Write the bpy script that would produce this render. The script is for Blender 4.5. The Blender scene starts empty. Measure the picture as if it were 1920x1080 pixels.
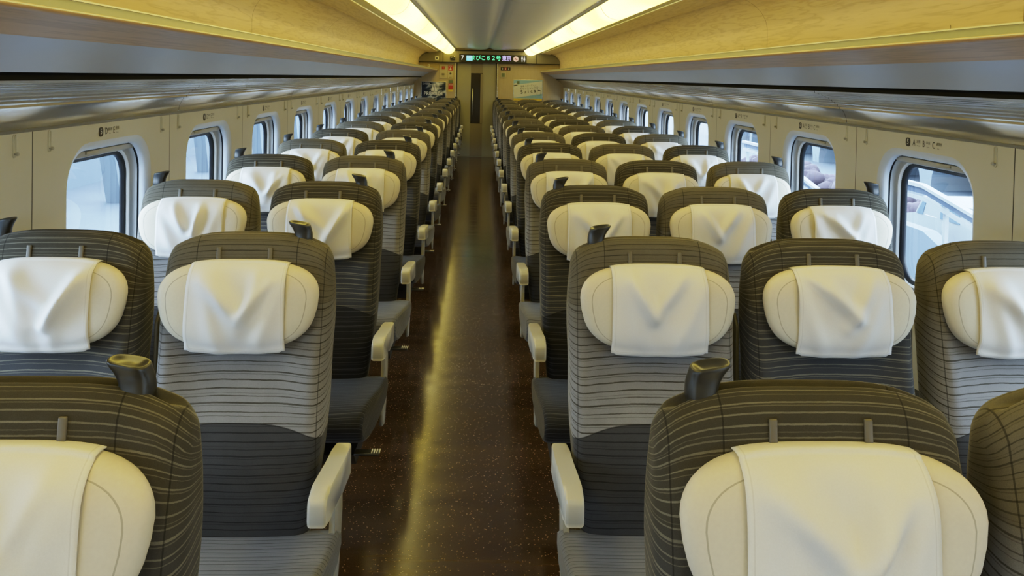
import bpy, bmesh, math, random
from math import sin, cos, pi, radians, atan2, sqrt, tan
from mathutils import Vector, Matrix

random.seed(7)
SC = bpy.context.scene
COL = SC.collection
P = 1.04                       # seat pitch
def rowY(n): return P * (n + 1) + .07
XC = .17                       # centre line of the car
HW = 1.483                     # half width at the wall panels
YE = 15.9                      # end wall
YB = -1.6                      # wall behind the camera
X_LA, X_LW = -.606, -1.090
X_RA, X_RM, X_RW = .473, .955, 1.437

# ------------------------------------------------------------------ materials
def new_mat(name):
    m = bpy.data.materials.new(name); m.use_nodes = True
    nt = m.node_tree
    b = nt.nodes['Principled BSDF']
    return m, nt, b

def N(nt, t, **kw):
    n = nt.nodes.new(t)
    for k, v in kw.items():
        setattr(n, k, v)
    return n

def math_node(nt, op, a, b=None, c=None, clamp=False):
    n = nt.nodes.new('ShaderNodeMath'); n.operation = op; n.use_clamp = clamp
    for i, v in enumerate((a, b, c)):
        if v is None: continue
        if isinstance(v, (int, float)): n.inputs[i].default_value = v
        else: nt.links.new(v, n.inputs[i])
    return n.outputs[0]

def mix_col(nt, fac, a, b):
    n = nt.nodes.new('ShaderNodeMix'); n.data_type = 'RGBA'
    if isinstance(fac, (int, float)): n.inputs[0].default_value = fac
    else: nt.links.new(fac, n.inputs[0])
    for i, v in ((6, a), (7, b)):
        if isinstance(v, tuple): n.inputs[i].default_value = (*v[:3], 1)
        else: nt.links.new(v, n.inputs[i])
    return n.outputs[2]

def ramp(nt, fac, stops, interp='LINEAR'):
    n = nt.nodes.new('ShaderNodeValToRGB'); r = n.color_ramp; r.interpolation = interp
    while len(r.elements) > 1: r.elements.remove(r.elements[-1])
    r.elements[0].position = stops[0][0]; r.elements[0].color = (*[stops[0][1]] * 3, 1) if isinstance(stops[0][1], (int, float)) else (*stops[0][1], 1)
    for p, c in stops[1:]:
        e = r.elements.new(p); e.color = (c, c, c, 1) if isinstance(c, (int, float)) else (*c, 1)
    nt.links.new(fac, n.inputs[0])
    return n.outputs[0]

def noise(nt, vec, scale, detail=3, rough=.5, sc=(1, 1, 1)):
    mp = N(nt, 'ShaderNodeMapping'); mp.inputs['Scale'].default_value = sc
    nt.links.new(vec, mp.inputs[0])
    n = N(nt, 'ShaderNodeTexNoise'); n.inputs['Scale'].default_value = scale
    n.inputs['Detail'].default_value = detail; n.inputs['Roughness'].default_value = rough
    nt.links.new(mp.outputs[0], n.inputs['Vector'])
    return n.outputs[0]

def bump(nt, b, h, strength=.2, dist=.002):
    n = N(nt, 'ShaderNodeBump'); n.inputs['Strength'].default_value = strength
    n.inputs['Distance'].default_value = dist
    nt.links.new(h, n.inputs['Height']); nt.links.new(n.outputs[0], b.inputs['Normal'])

def plain(name, col, rough=.5, metal=0., var=.06, bmp=0., scale=40, emit=None, es=1., spec=.5, sheen=0.):
    m, nt, b = new_mat(name)
    tc = N(nt, 'ShaderNodeTexCoord')
    f = noise(nt, tc.outputs['Object'], scale, 3)
    lo = tuple(c * (1 - var) for c in col); hi = tuple(min(1, c * (1 + var)) for c in col)
    nt.links.new(mix_col(nt, f, lo, hi), b.inputs['Base Color'])
    b.inputs['Roughness'].default_value = rough; b.inputs['Metallic'].default_value = metal
    b.inputs['Specular IOR Level'].default_value = spec
    if sheen: b.inputs['Sheen Weight'].default_value = sheen
    if bmp: bump(nt, b, f, bmp)
    if emit:
        b.inputs['Emission Color'].default_value = (*emit, 1); b.inputs['Emission Strength'].default_value = es
    return m

def wood(name, c1, c2, rough=.42, grain=(9, .7, 9), line=.55):
    m, nt, b = new_mat(name)
    tc = N(nt, 'ShaderNodeTexCoord')
    w = noise(nt, tc.outputs['Object'], 1.6, 4, .55, grain)
    d = noise(nt, tc.outputs['Object'], 5.0, 4, .6, (grain[0] * 2.2, grain[1] * 1.2, grain[2] * 2.2))
    rings = math_node(nt, 'SINE', math_node(nt, 'MULTIPLY', w, 46.0))
    rings = math_node(nt, 'MULTIPLY_ADD', rings, .5, .5)
    rings = math_node(nt, 'POWER', rings, 3.0)
    f = math_node(nt, 'ADD', math_node(nt, 'MULTIPLY', rings, line), math_node(nt, 'MULTIPLY', d, .5), clamp=True)
    nt.links.new(mix_col(nt, f, c1, c2), b.inputs['Base Color'])
    b.inputs['Roughness'].default_value = rough
    b.inputs['Specular IOR Level'].default_value = .3
    return m

# irregular woven stripe sequences over one repeat (0..1)
SEQ_D = [(.0, 0), (.05, 1), (.075, 0), (.17, .55), (.19, 0), (.215, 1), (.245, 0), (.36, .7), (.375, 0), (.43, 1), (.45, 0),
         (.56, .5), (.575, 0), (.60, 1), (.635, 0), (.74, .8), (.76, 0), (.80, .45), (.812, 0), (.88, 1), (.91, 0)]

def fabric(name, upper, upper_s, low, low_s, grad=None, repeat=.115, mode='back', seam=True):
    """stripe fabric: 's' attribute runs up the panel; below the curved seam the darker cloth starts"""
    m, nt, b = new_mat(name)
    tc = N(nt, 'ShaderNodeTexCoord')
    at = N(nt, 'ShaderNodeAttribute'); at.attribute_name = 's'
    sep = N(nt, 'ShaderNodeSeparateXYZ'); nt.links.new(tc.outputs['Object'], sep.inputs[0])
    X, Z = sep.outputs[0], sep.outputs[2]
    wob = noise(nt, tc.outputs['Object'], 6, 2, .5, (1, 1, .3)); fz = noise(nt, tc.outputs['Object'], 120, 2, .6, (1, 1, 1))
    s = math_node(nt, 'ADD', at.outputs['Fac'], math_node(nt, 'MULTIPLY_ADD', wob, .011, math_node(nt, 'MULTIPLY', fz, .0013)))
    fr = math_node(nt, 'FRACT', math_node(nt, 'MULTIPLY', s, 1 / repeat))
    st = ramp(nt, fr, SEQ_D, 'CONSTANT')
    st = math_node(nt, 'MULTIPLY', st, math_node(nt, 'MULTIPLY_ADD', noise(nt, tc.outputs['Object'], 30, 2, .5, (.4, .4, 6)), .8, .45), clamp=True)
    pile = noise(nt, tc.outputs['Object'], 800, 2, .6)
    cloud = noise(nt, tc.outputs['Object'], 9, 3, .6)
    if grad:
        g = ramp(nt, Z, [(.68, 1.), (.86, .72), (1.0, .2), (1.08, 0.)])
        up = mix_col(nt, g, upper, grad)
    else:
        up = upper
    cu = mix_col(nt, st, up, upper_s)
    if mode == 'back':
        cl = mix_col(nt, st, low, low_s)
        edge = math_node(nt, 'MULTIPLY_ADD', math_node(nt, 'POWER', math_node(nt, 'ABSOLUTE', X), 2.8), 3.0, Z)
        isup = math_node(nt, 'GREATER_THAN', edge, .712)
        c = mix_col(nt, isup, cl, cu)
        if seam:
            # sewn seams of the head panel and side welts
            ax = math_node(nt, 'ABSOLUTE', X)
            d1 = math_node(nt, 'LESS_THAN', math_node(nt, 'ABSOLUTE', math_node(nt, 'SUBTRACT', ax, .132)), .0013)
            d1 = math_node(nt, 'MULTIPLY', d1, math_node(nt, 'GREATER_THAN', Z, .93))
            d2 = math_node(nt, 'LESS_THAN', math_node(nt, 'ABSOLUTE', math_node(nt, 'SUBTRACT', ax, .207)), .0010)
            d3 = math_node(nt, 'LESS_THAN', math_node(nt, 'ABSOLUTE', math_node(nt, 'SUBTRACT', edge, .712)), .0015)
            dd = math_node(nt, 'MAXIMUM', math_node(nt, 'MAXIMUM', d1, d2), d3)
            c = mix_col(nt, math_node(nt, 'MULTIPLY', dd, .6), c, (.012, .011, .01))
    else:
        c = cu
    k = math_node(nt, 'MULTIPLY_ADD', pile, .5, .62)
    k = math_node(nt, 'MULTIPLY', k, math_node(nt, 'MULTIPLY_ADD', cloud, .5, .85))
    mul = N(nt, 'ShaderNodeVectorMath'); mul.operation = 'SCALE'
    nt.links.new(c, mul.inputs[0]); nt.links.new(k, mul.inputs['Scale'])
    nt.links.new(mul.outputs[0], b.inputs['Base Color'])
    b.inputs['Roughness'].default_value = .9; b.inputs['Specular IOR Level'].default_value = .15
    b.inputs['Sheen Weight'].default_value = .22; b.inputs['Sheen Roughness'].default_value = .35
    hh = math_node(nt, 'ADD', pile, math_node(nt, 'MULTIPLY', st, .8))
    bump(nt, b, hh, .25, .0008)
    return m

M = {}
M['back_light'] = fabric('light_striped_back_cloth', (.135, .122, .095), (.055, .049, .038), (.060, .060, .064), (.022, .022, .024), grad=(.27, .265, .275))
M['back_dark'] = fabric('dark_striped_back_cloth', (.060, .054, .041), (.185, .172, .135), (.020, .020, .023), (.062, .063, .068), grad=(.050, .052, .060))
M['seat_light'] = fabric('light_striped_seat_cloth', (.165, .168, .185), (.060, .060, .066), (0, 0, 0), (0, 0, 0), mode='flat', repeat=.10)
M['seat_dark'] = fabric('dark_striped_seat_cloth', (.030, .031, .037), (.085, .088, .10), (0, 0, 0), (0, 0, 0), mode='flat', repeat=.10)

def cover_mat():
    m, nt, b = new_mat('white_headrest_cloth')
    tc = N(nt, 'ShaderNodeTexCoord')
    at = N(nt, 'ShaderNodeAttribute'); at.attribute_name = 'hem'
    f = noise(nt, tc.outputs['Object'], 500, 2)
    h = math_node(nt, 'MULTIPLY', math_node(nt, 'LESS_THAN', math_node(nt, 'ABSOLUTE', math_node(nt, 'SUBTRACT', at.outputs['Fac'], .0085)), .0009), .22)
    c = mix_col(nt, f, (.73, .71, .69), (.80, .78, .76))
    nt.links.new(mix_col(nt, h, c, (.35, .32, .27)), b.inputs['Base Color'])
    b.inputs['Roughness'].default_value = .75; b.inputs['Specular IOR Level'].default_value = .25
    b.inputs['Sheen Weight'].default_value = .2
    b.inputs['Subsurface Weight'].default_value = .0
    bump(nt, b, f, .15, .0006)
    return m
M['cover'] = cover_mat()

def pillow_mat():
    m, nt, b = new_mat('cream_headrest_leatherette')
    tc = N(nt, 'ShaderNodeTexCoord')
    at = N(nt, 'ShaderNodeAttribute'); at.attribute_name = 'seam'
    f = noise(nt, tc.outputs['Object'], 180, 3)
    h = math_node(nt, 'MULTIPLY', math_node(nt, 'LESS_THAN', math_node(nt, 'ABSOLUTE', math_node(nt, 'SUBTRACT', at.outputs['Fac'], .865)), .006), .55)
    c = mix_col(nt, f, (.64, .58, .46), (.70, .64, .51))
    nt.links.new(mix_col(nt, h, c, (.22, .18, .12)), b.inputs['Base Color'])
    b.inputs['Roughness'].default_value = .6; b.inputs['Specular IOR Level'].default_value = .3
    bump(nt, b, f, .2, .0006)
    return m
M['pillow'] = pillow_mat()
M['handle'] = plain('black_moulded_plastic', (.030, .029, .026), .30, var=.1, spec=.7)
M['rail_slot'] = plain('brown_grey_headrest_track', (.13, .115, .09), .45)
M['arm'] = plain('cream_armrest_plastic', (.50, .49, .45), .32, var=.03, scale=12)
M['arm_side'] = plain('cream_seat_side_plastic', (.40, .385, .33), .4, var=.03)
M['dark_metal'] = plain('dark_seat_frame_metal', (.025, .025, .025), .5, .4)
M['fold_arm'] = plain('olive_grey_folded_armrest', (.10, .095, .075), .5)
M['white_mark'] = plain('white_lever_stripe', (.75, .75, .72), .5)
M['wall'] = plain('warm_cream_wall_panel', (.66, .65, .57), .5, var=.035, scale=6, bmp=.03)
M['groove'] = plain('dark_panel_joint', (.10, .09, .07), .8)
M['bevel'] = plain('pale_window_surround', (.66, .70, .76), .38, var=.02)
M['frame_grey'] = plain('grey_window_frame', (.40, .41, .42), .35, var=.03)
M['frame_white'] = plain('white_window_frame', (.72, .74, .76), .3, var=.02)
M['gasket'] = plain('black_window_gasket', (.012, .014, .018), .35)
M['latch'] = plain('beige_blind_latch', (.40, .38, .30), .4)
M['wood'] = wood('light_oak_panel', (.62, .51, .38), (.44, .34, .23))
M['wood_lip'] = wood('brown_oak_rack_lip', (.66, .42, .20), (.48, .29, .13), grain=(14, .5, 14))
M['end_wood'] = wood('pale_oak_end_panel', (.50, .41, .25), (.42, .33, .19), grain=(9, 9, .7), line=.25)
M['rack_under'] = plain('grey_rack_underside', (.43, .43, .46), .36, .1, var=.05, scale=3, spec=.6)
M['gap'] = plain('black_shadow_gap', (.004, .004, .004), .9)
M['grill'] = plain('silver_grey_vent_metal', (.46, .47, .48), .15, .6, var=.05, scale=5)
M['grill_edge'] = plain('grey_vent_trim', (.22, .22, .22), .35, .3)
M['rail'] = plain('pale_green_grey_rack_rail', (.30, .31, .22), .28, .35)
M['rail_edge'] = plain('bright_rail_edge', (.62, .60, .48), .25, .3)
M['ceil'] = plain('satin_grey_ceiling', (.70, .70, .67), .30, .05, var=.03, scale=3, spec=.6)
M['ceil_side'] = plain('grey_ceiling_side', (.46, .455, .41), .42, var=.03)
M['panel'] = plain('brown_grey_transom', (.17, .155, .12), .4, var=.04)
M['door'] = plain('olive_grey_door_leaf', (.34, .325, .22), .42, var=.03, scale=8)
M['door_band'] = plain('brown_door_band', (.25, .215, .14), .45, var=.04)
M['chrome'] = plain('brushed_metal', (.65, .65, .6), .25, .8)
M['dark_glass'] = plain('dark_door_glass', (.010, .008, .006), .08, spec=.8)
M['black'] = plain('black_sign_panel', (.006, .006, .006), .3)
M['ink'] = plain('black_print', (.03, .028, .025), .5)
M['white_ink'] = plain('white_print', (.75, .75, .72), .5)
M['red'] = plain('red_sign_plate', (.42, .035, .025), .45)
M['yellow'] = plain('yellow_sign_plate', (.70, .52, .06), .45)
M['green_plate'] = plain('dull_green_plate', (.13, .17, .09), .45)
M['box_cream'] = plain('cream_cover_plate', (.48, .42, .28), .45)

def diffuser_mat():
    m, nt, b = new_mat('glowing_light_diffuser')
    tc = N(nt, 'ShaderNodeTexCoord')
    f = ramp(nt, noise(nt, tc.outputs['Object'], 1.6, 2, .4, (1.5, .5, 1)), [(.4, 0.), (.62, 1.)])
    c = mix_col(nt, f, (1.0, .77, .12), (1.0, .84, .28))
    nt.links.new(c, b.inputs['Emission Color'])
    b.inputs['Emission Strength'].default_value = 5.5
    b.inputs['Base Color'].default_value = (.6, .58, .45, 1); b.inputs['Roughness'].default_value = .4
    return m
M['diffuser'] = diffuser_mat()

def led(name, c, s):
    m, nt, b = new_mat(name)
    tc = N(nt, 'ShaderNodeTexCoord'); f = noise(nt, tc.outputs['Object'], 300, 1)
    nt.links.new(mix_col(nt, f, tuple(x * .85 for x in c), c), b.inputs['Emission Color'])
    b.inputs['Emission Strength'].default_value = s; b.inputs['Base Color'].default_value = (.02, .02, .02, 1)
    return m
M['joint'] = led('dim_yellow_diffuser_joint', (1., .72, .16), .85)
M['led_green'] = led('green_led', (.12, 1., .38), 1.6)
M['led_purple'] = led('violet_white_led', (.62, .50, 1.), 1.5)
M['led_cyan'] = led('cyan_led', (.25, .85, 1.), 1.3)
M['led_white'] = led('white_led', (1., .95, .8), 1.1)
M['led_orange'] = led('peach_led', (1., .62, .42), .9)

def floor_mat():
    m, nt, b = new_mat('speckled_brown_floor')
    tc = N(nt, 'ShaderNodeTexCoord')
    v = N(nt, 'ShaderNodeTexVoronoi'); v.inputs['Scale'].default_value = 85; v.inputs['Randomness'].default_value = 1
    nt.links.new(tc.outputs['Object'], v.inputs['Vector'])
    sp = math_node(nt, 'LESS_THAN', v.outputs['Distance'], .19)
    keep = math_node(nt, 'GREATER_THAN', noise(nt, tc.outputs['Object'], 60, 1), .47)
    sp = math_node(nt, 'MULTIPLY', sp, keep)
    band = noise(nt, tc.outputs['Object'], 3.2, 3, .6, (.25, 3.2, 1))
    base = mix_col(nt, ramp(nt, band, [(.35, 0.), (.65, 1.)]), (.040, .021, .011), (.070, .040, .020))
    c = mix_col(nt, math_node(nt, 'MULTIPLY', sp, .7), base, (.33, .25, .17))
    nt.links.new(c, b.inputs['Base Color'])
    nt.links.new(ramp(nt, band, [(.3, .13), (.7, .19)]), b.inputs['Roughness'])
    b.inputs['Specular IOR Level'].default_value = .75
    return m
M['floor'] = floor_mat()

def glass_mat():
    m = bpy.data.materials.new('window_glass'); m.use_nodes = True; nt = m.node_tree; nt.nodes.clear()
    out = N(nt, 'ShaderNodeOutputMaterial'); tr = N(nt, 'ShaderNodeBsdfTransparent'); gl = N(nt, 'ShaderNodeBsdfGlossy')
    tr.inputs[0].default_value = (.90, .95, 1., 1); gl.inputs['Roughness'].default_value = .02
    lw = N(nt, 'ShaderNodeLayerWeight'); lw.inputs[0].default_value = .12
    mx = N(nt, 'ShaderNodeMixShader')
    nt.links.new(math_node(nt, 'MULTIPLY_ADD', lw.outputs['Facing'], .30, .03), mx.inputs[0]); nt.links.new(tr.outputs[0], mx.inputs[1]); nt.links.new(gl.outputs[0], mx.inputs[2])
    nt.links.new(mx.outputs[0], out.inputs[0])
    return m
M['glass'] = glass_mat()

# ------------------------------------------------------------------ object helpers
def link_mesh(name, me, mats, parent=None, loc=(0, 0, 0), rot=(0, 0, 0), smooth=True, kind=None):
    if not isinstance(mats, (list, tuple)): mats = [mats]
    for m in mats: me.materials.append(m)
    if smooth:
        for p in me.polygons: p.use_smooth = True
    o = bpy.data.objects.new(name, me); COL.objects.link(o)
    o.parent = parent; o.location = loc; o.rotation_euler = rot
    if kind: o['kind'] = kind
    return o

def from_bm(name, bm, mats, parent=None, loc=(0, 0, 0), rot=(0, 0, 0), smooth=True, kind=None, recalc=True):
    if recalc: bmesh.ops.recalc_face_normals(bm, faces=bm.faces)
    me = bpy.data.meshes.new(name); bm.to_mesh(me); bm.free()
    return link_mesh(name, me, mats, parent, loc, rot, smooth, kind)

def tag(o, label, cat, group=None):
    o['label'] = label; o['category'] = cat
    if group: o['group'] = group
    return o

def empty(name, loc=(0, 0, 0), rot=(0, 0, 0), label=None, cat=None, group=None, kind=None):
    o = bpy.data.objects.new(name, None); COL.objects.link(o); o.empty_display_size = .05
    o.location = loc; o.rotation_euler = rot
    if label: tag(o, label, cat, group)
    if kind: o['kind'] = kind
    return o

def copy_tree(o, parent=None):
    c = o.copy(); COL.objects.link(c); c.parent = parent
    for ch in list(o.children): copy_tree(ch, c)
    return c

def box_bm(sx, sy, sz, c=(0, 0, 0), bev=0., seg=2, bm=None):
    own = bm is None
    if own: bm = bmesh.new()
    r = bmesh.ops.create_cube(bm, size=1., matrix=Matrix.Translation(c) @ Matrix.Diagonal((sx, sy, sz, 1)))
    if bev:
        es = list({e for v in r['verts'] for e in v.link_edges})
        bmesh.ops.bevel(bm, geom=es, offset=bev, segments=seg, profile=.5, affect='EDGES')
    return bm

def cyl_bm(r, d, axis='Z', c=(0, 0, 0), seg=20, r2=None, bm=None):
    if bm is None: bm = bmesh.new()
    rot = {'Z': Matrix(), 'X': Matrix.Rotation(pi / 2, 4, 'Y'), 'Y': Matrix.Rotation(pi / 2, 4, 'X')}[axis]
    bmesh.ops.create_cone(bm, cap_ends=True, segments=seg, radius1=r, radius2=r if r2 is None else r2, depth=d, matrix=Matrix.Translation(c) @ rot)
    return bm

def extrude_y(prof, y0, y1, bm=None, mat=0, thick=None):
    """open profile [(x,z)...] swept along Y; joints with gaps handled by the caller"""
    if bm is None: bm = bmesh.new()
    a = [bm.verts.new((x, y0, z)) for x, z in prof]; b = [bm.verts.new((x, y1, z)) for x, z in prof]
    for i in range(len(prof) - 1):
        f = bm.faces.new((a[i], a[i + 1], b[i + 1], b[i])); f.material_index = mat
    return bm

def prism(pts, axis, d0, d1, bm=None, mat=0):
    """closed polygon of 2D pts extruded along an axis; for X pts=(y,z), for Y pts=(x,z), for Z pts=(x,y)"""
    if bm is None: bm = bmesh.new()
    def p3(p, d):
        return {'X': (d, p[0], p[1]), 'Y': (p[0], d, p[1]), 'Z': (p[0], p[1], d)}[axis]
    a = [bm.verts.new(p3(p, d0)) for p in pts]; b = [bm.verts.new(p3(p, d1)) for p in pts]
    n = len(pts)
    fs = [bm.faces.new(a), bm.faces.new(b[::-1])]
    for i in range(n):
        fs.append(bm.faces.new((a[i], b[i], b[(i + 1) % n], a[(i + 1) % n])))
    for f in fs: f.material_index = mat
    return bm

def tube_bm(path, r, seg=8, bm=None):
    if bm is None: bm = bmesh.new()
    rings = []
    for i, p in enumerate(path):
        p = Vector(p)
        t = (Vector(path[min(i + 1, len(path) - 1)]) - Vector(path[max(i - 1, 0)])).normalized()
        u = t.cross(Vector((0.3, .2, 1))).normalized(); v = t.cross(u)
        rings.append([bm.verts.new(p + u * r * cos(2 * pi * k / seg) + v * r * sin(2 * pi * k / seg)) for k in range(seg)])
    for a, b in zip(rings, rings[1:]):
        for k in range(seg): bm.faces.new((a[k], a[(k + 1) % seg], b[(k + 1) % seg], b[k]))
    bm.faces.new(rings[0]); bm.faces.new(rings[-1][::-1])
    return bm

TEXT_CACHE = {}
def text_obj(name, s, size, mat, parent=None, loc=(0, 0, 0), rot=(pi / 2, 0, 0), sx=1., align='CENTER', shear=0., space=1., offset=0.):
    key = (s, size, mat.name, sx, align, shear, space, offset)
    if key in TEXT_CACHE:
        o = bpy.data.objects.new(name, TEXT_CACHE[key]); COL.objects.link(o); o.parent = parent; o.location = loc; o.rotation_euler = rot
        return o
    cu = bpy.data.curves.new(name, 'FONT'); cu.body = s; cu.size = size
    cu.align_x = align; cu.align_y = 'CENTER'; cu.shear = shear; cu.space_character = space; cu.offset = offset
    cu.resolution_u = 3
    t = bpy.data.objects.new(name + '_src', cu); COL.objects.link(t)
    dg = bpy.context.evaluated_depsgraph_get(); dg.update()
    me = bpy.data.meshes.new_from_object(t.evaluated_get(dg))
    me.name = name
    bpy.data.objects.remove(t); bpy.data.curves.remove(cu)
    for v in me.vertices: v.co.x *= sx
    me.materials.clear()
    o = link_mesh(name, me, mat, parent, loc, rot, smooth=False)
    TEXT_CACHE[key] = me
    return o

def lerp_table(tab, z, j):
    if z <= tab[0][0]: return tab[0][j]
    for a, b in zip(tab, tab[1:]):
        if z <= b[0]:
            t = (z - a[0]) / (b[0] - a[0]); t = t * t * (3 - 2 * t) * .35 + t * .65
            return a[j] + (b[j] - a[j]) * t
    return tab[-1][j]

def set_attr(me, name, vals):
    a = me.attributes.new(name, 'FLOAT', 'POINT')
    a.data.foreach_set('value', vals)

def mesh_from(name, verts, faces, attrs=None):
    me = bpy.data.meshes.new(name); me.from_pydata([tuple(v) for v in verts], [], faces); me.update()
    if attrs:
        for k, v in attrs.items(): set_attr(me, k, v)
    return me

# ------------------------------------------------------------------ seat shapes
#        z     y_front  y_back  half width
BACK = [(.40, -.165, -.075, .190), (.46, -.166, -.060, .197), (.55, -.158, -.032, .208), (.65, -.143, -.002, .218), (.75, -.120, .018, .223), (.85, -.095, .034, .223),
        (.92, -.078, .042, .227), (.97, -.069, .045, .229), (1.05, -.056, .050, .226), (1.115, -.047, .053, .221)]
ZT = 1.115; RD = .055

def back_mesh():
    zs = [(.40 + (ZT - .40) * i / 22., 0.) for i in range(23)] + [(ZT, th) for th in (.28, .56, .82, 1.05, 1.25, 1.42)]
    nf, nc, nb = 16, 4, 8
    V, S, rings = [], [], []
    for z0, th in zs:
        yf = lerp_table(BACK, z0, 1); yb = lerp_table(BACK, z0, 2); hw = lerp_table(BACK, z0, 3)
        ym = (yf + yb) / 2; k = cos(th)
        yf2 = ym + (yf - ym) * k; yb2 = ym + (yb - ym) * k
        hw2 = hw * (1 - .10 * (1 - k) ** 1.3)
        r = min(.034, (yb2 - yf2) * .46); z = z0 + RD * sin(th)
        pts = []
        for i in range(nf + 1):                       # front, -x to +x
            t = -1 + 2 * i / nf; x = t * (hw2 - r)
            at = abs(t)
            dish = .020 * math.exp(-((z - .62) / .13) ** 2) * (1 - at ** 2)               # lumbar swell forward
            wing = .020 * max(0, (at - .45) / .55) ** 1.6 * math.exp(-((z - .84) / .20) ** 2)   # side bolsters
            hollow = .016 * (1 - at ** 2) * math.exp(-((z - .84) / .12) ** 2)
            pts.append((x, yf2 - dish * 1.0 * k - wing * k + hollow * k))
        wl = pts[0][1] - yf2
        for i in range(1, nc):                        # right front corner
            a = -pi / 2 + (pi / 2) * i / nc
            pts.append((hw2 - r + r * cos(a), yf2 + r + r * sin(a) + wl * (1 - i / nc)))
        for i in range(0, 4): pts.append((hw2, yf2 + r + (yb2 - yf2 - 2 * r) * i / 3))
        for i in range(1, nc):
            a = (pi / 2) * i / nc
            pts.append((hw2 - r + r * cos(a), yb2 - r + r * sin(a)))
        for i in range(nb + 1):
            t = 1 - 2 * i / nb; pts.append((t * (hw2 - r), yb2))
        for i in range(1, nc):
            a = pi / 2 + (pi / 2) * i / nc
            pts.append((-hw2 + r + r * cos(a), yb2 - r + r * sin(a)))
        for i in range(0, 4): pts.append((-hw2, yb2 - r - (yb2 - yf2 - 2 * r) * i / 3))
        for i in range(1, nc):
            a = pi + (pi / 2) * i / nc
            pts.append((-hw2 + r + r * cos(a), yf2 + r + r * sin(a) + wl * (i / nc)))
        ring = []
        for x, y in pts:
            w = max(0, min(1, (z - .99) / (1.17 - .99))) ** 1.2
            drop = .048 * min(1.08, abs(x) / .218) ** 4.2 * w
            ring.append(len(V)); V.append((x, y, z - drop))
            q = max(0, min(1, (z0 - 1.0) / .115)) if th == 0 else 1
            sd = max(0, min(1, (abs(x) - (hw2 - r)) / (r * .6)))
            S.append(z + (y - yf) * ((-.20 * sd) * (1 - q) + .95 * q))
        rings.append(ring)
    F = []
    for a, b in zip(rings, rings[1:]):
        n = len(a)
        for k in range(n): F.append((a[k], a[(k + 1) % n], b[(k + 1) % n], b[k]))
    F.append(tuple(rings[0][::-1])); F.append(tuple(rings[-1]))
    return mesh_from('backrest', V, F, {'s': S})

def cushion_mesh(xl, xr):
    """xl,xr: distances from seat centre to the two sides"""
    prof = []  # (y,z) loop in side view, front rounded
    y0, y1, z0, z1 = -.555, -.10, .335, .468
    pts = [(y1, z0), (-.40, z0 - .005), (-.50, z0 + .012), (-.535, z0 + .035), (-.552, z0 + .07), (-.553, z0 + .10),
           (-.540, z1 - .012), (-.515, z1 + .002), (-.47, z1 + .006), (-.38, z1 + .002), (-.28, z1 - .010), (-.18, z1 - .018), (y1, z1 - .02)]
    V, S, rings = [], [], []
    nx = 14
    r = .018
    xs = [-xl, -xl + r * .3, -xl + r] + [(-xl + r) + (xl + xr - 2 * r) * i / nx for i in range(1, nx)] + [xr - r, xr - r * .3, xr]
    acc = [0.]
    for a, b in zip(pts, pts[1:]): acc.append(acc[-1] + sqrt((a[0] - b[0]) ** 2 + (a[1] - b[1]) ** 2))
    cy, cz = -.34, .40
    for x in xs:
        e = min(x + xl, xr - x)
        sh = 0. if e >= r else r * (1 - sqrt(max(0, 1 - ((r - e) / r) ** 2)))
        dish = .008 * (1 - (2 * (x + xl) / (xl + xr) - 1) ** 2)
        ring = []
        for (y, z), s in zip(pts, acc):
            zz = z - sh * (1 if z > cz else -1) * .8; yy = y + (sh * .8 if y < -.5 else 0)
            if z > .44: zz -= dish
            tp = max(0, min(1, (y + .54) / .26)); ex = xr if x > 0 else xl
            xx = x * (1 if ex < .24 else (.236 + (ex - .236) * tp) / ex)
            ring.append(len(V)); V.append((xx, yy, zz)); S.append(s)
        rings.append(ring)
    F = []
    for a, b in zip(rings, rings[1:]):
        n = len(a)
        for k in range(n): F.append((a[k], a[(k + 1) % n], b[(k + 1) % n], b[k]))
    for rg, flip in ((rings[0], False), (rings[-1], True)):
        cap = []
        for k in rg:
            v = V[k]; cap.append(len(V)); V.append(v); S.append(.3 - v[2] * 1.2 + v[1] * .35)
        F.append(tuple(cap[::-1] if flip else cap))
    return mesh_from('seat_cushion', V, F, {'s': S})

# headrest: rounded pillow, ends swept forward, bottom drawn in
PA, PB, PCY, PZ, PN = .203, .107, .047, .998, 3.3
def pil_a(z): return PA * 1.01 * (1 - .21 * max(0, min(1, (1.045 - z) / .155)) ** 1.8)
def pil_yc(x, z): return -.076 + .16 * (z - 1.0) - .022 * (abs(x) / PA) ** 2.2
def pil_front(x, z):
    q = 1 - min(1, abs(x) / pil_a(z)) ** PN - min(1, abs(z - PZ) / PB) ** PN
    return pil_yc(x, z) - PCY * max(0, q) ** (1 / 2.3)

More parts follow.
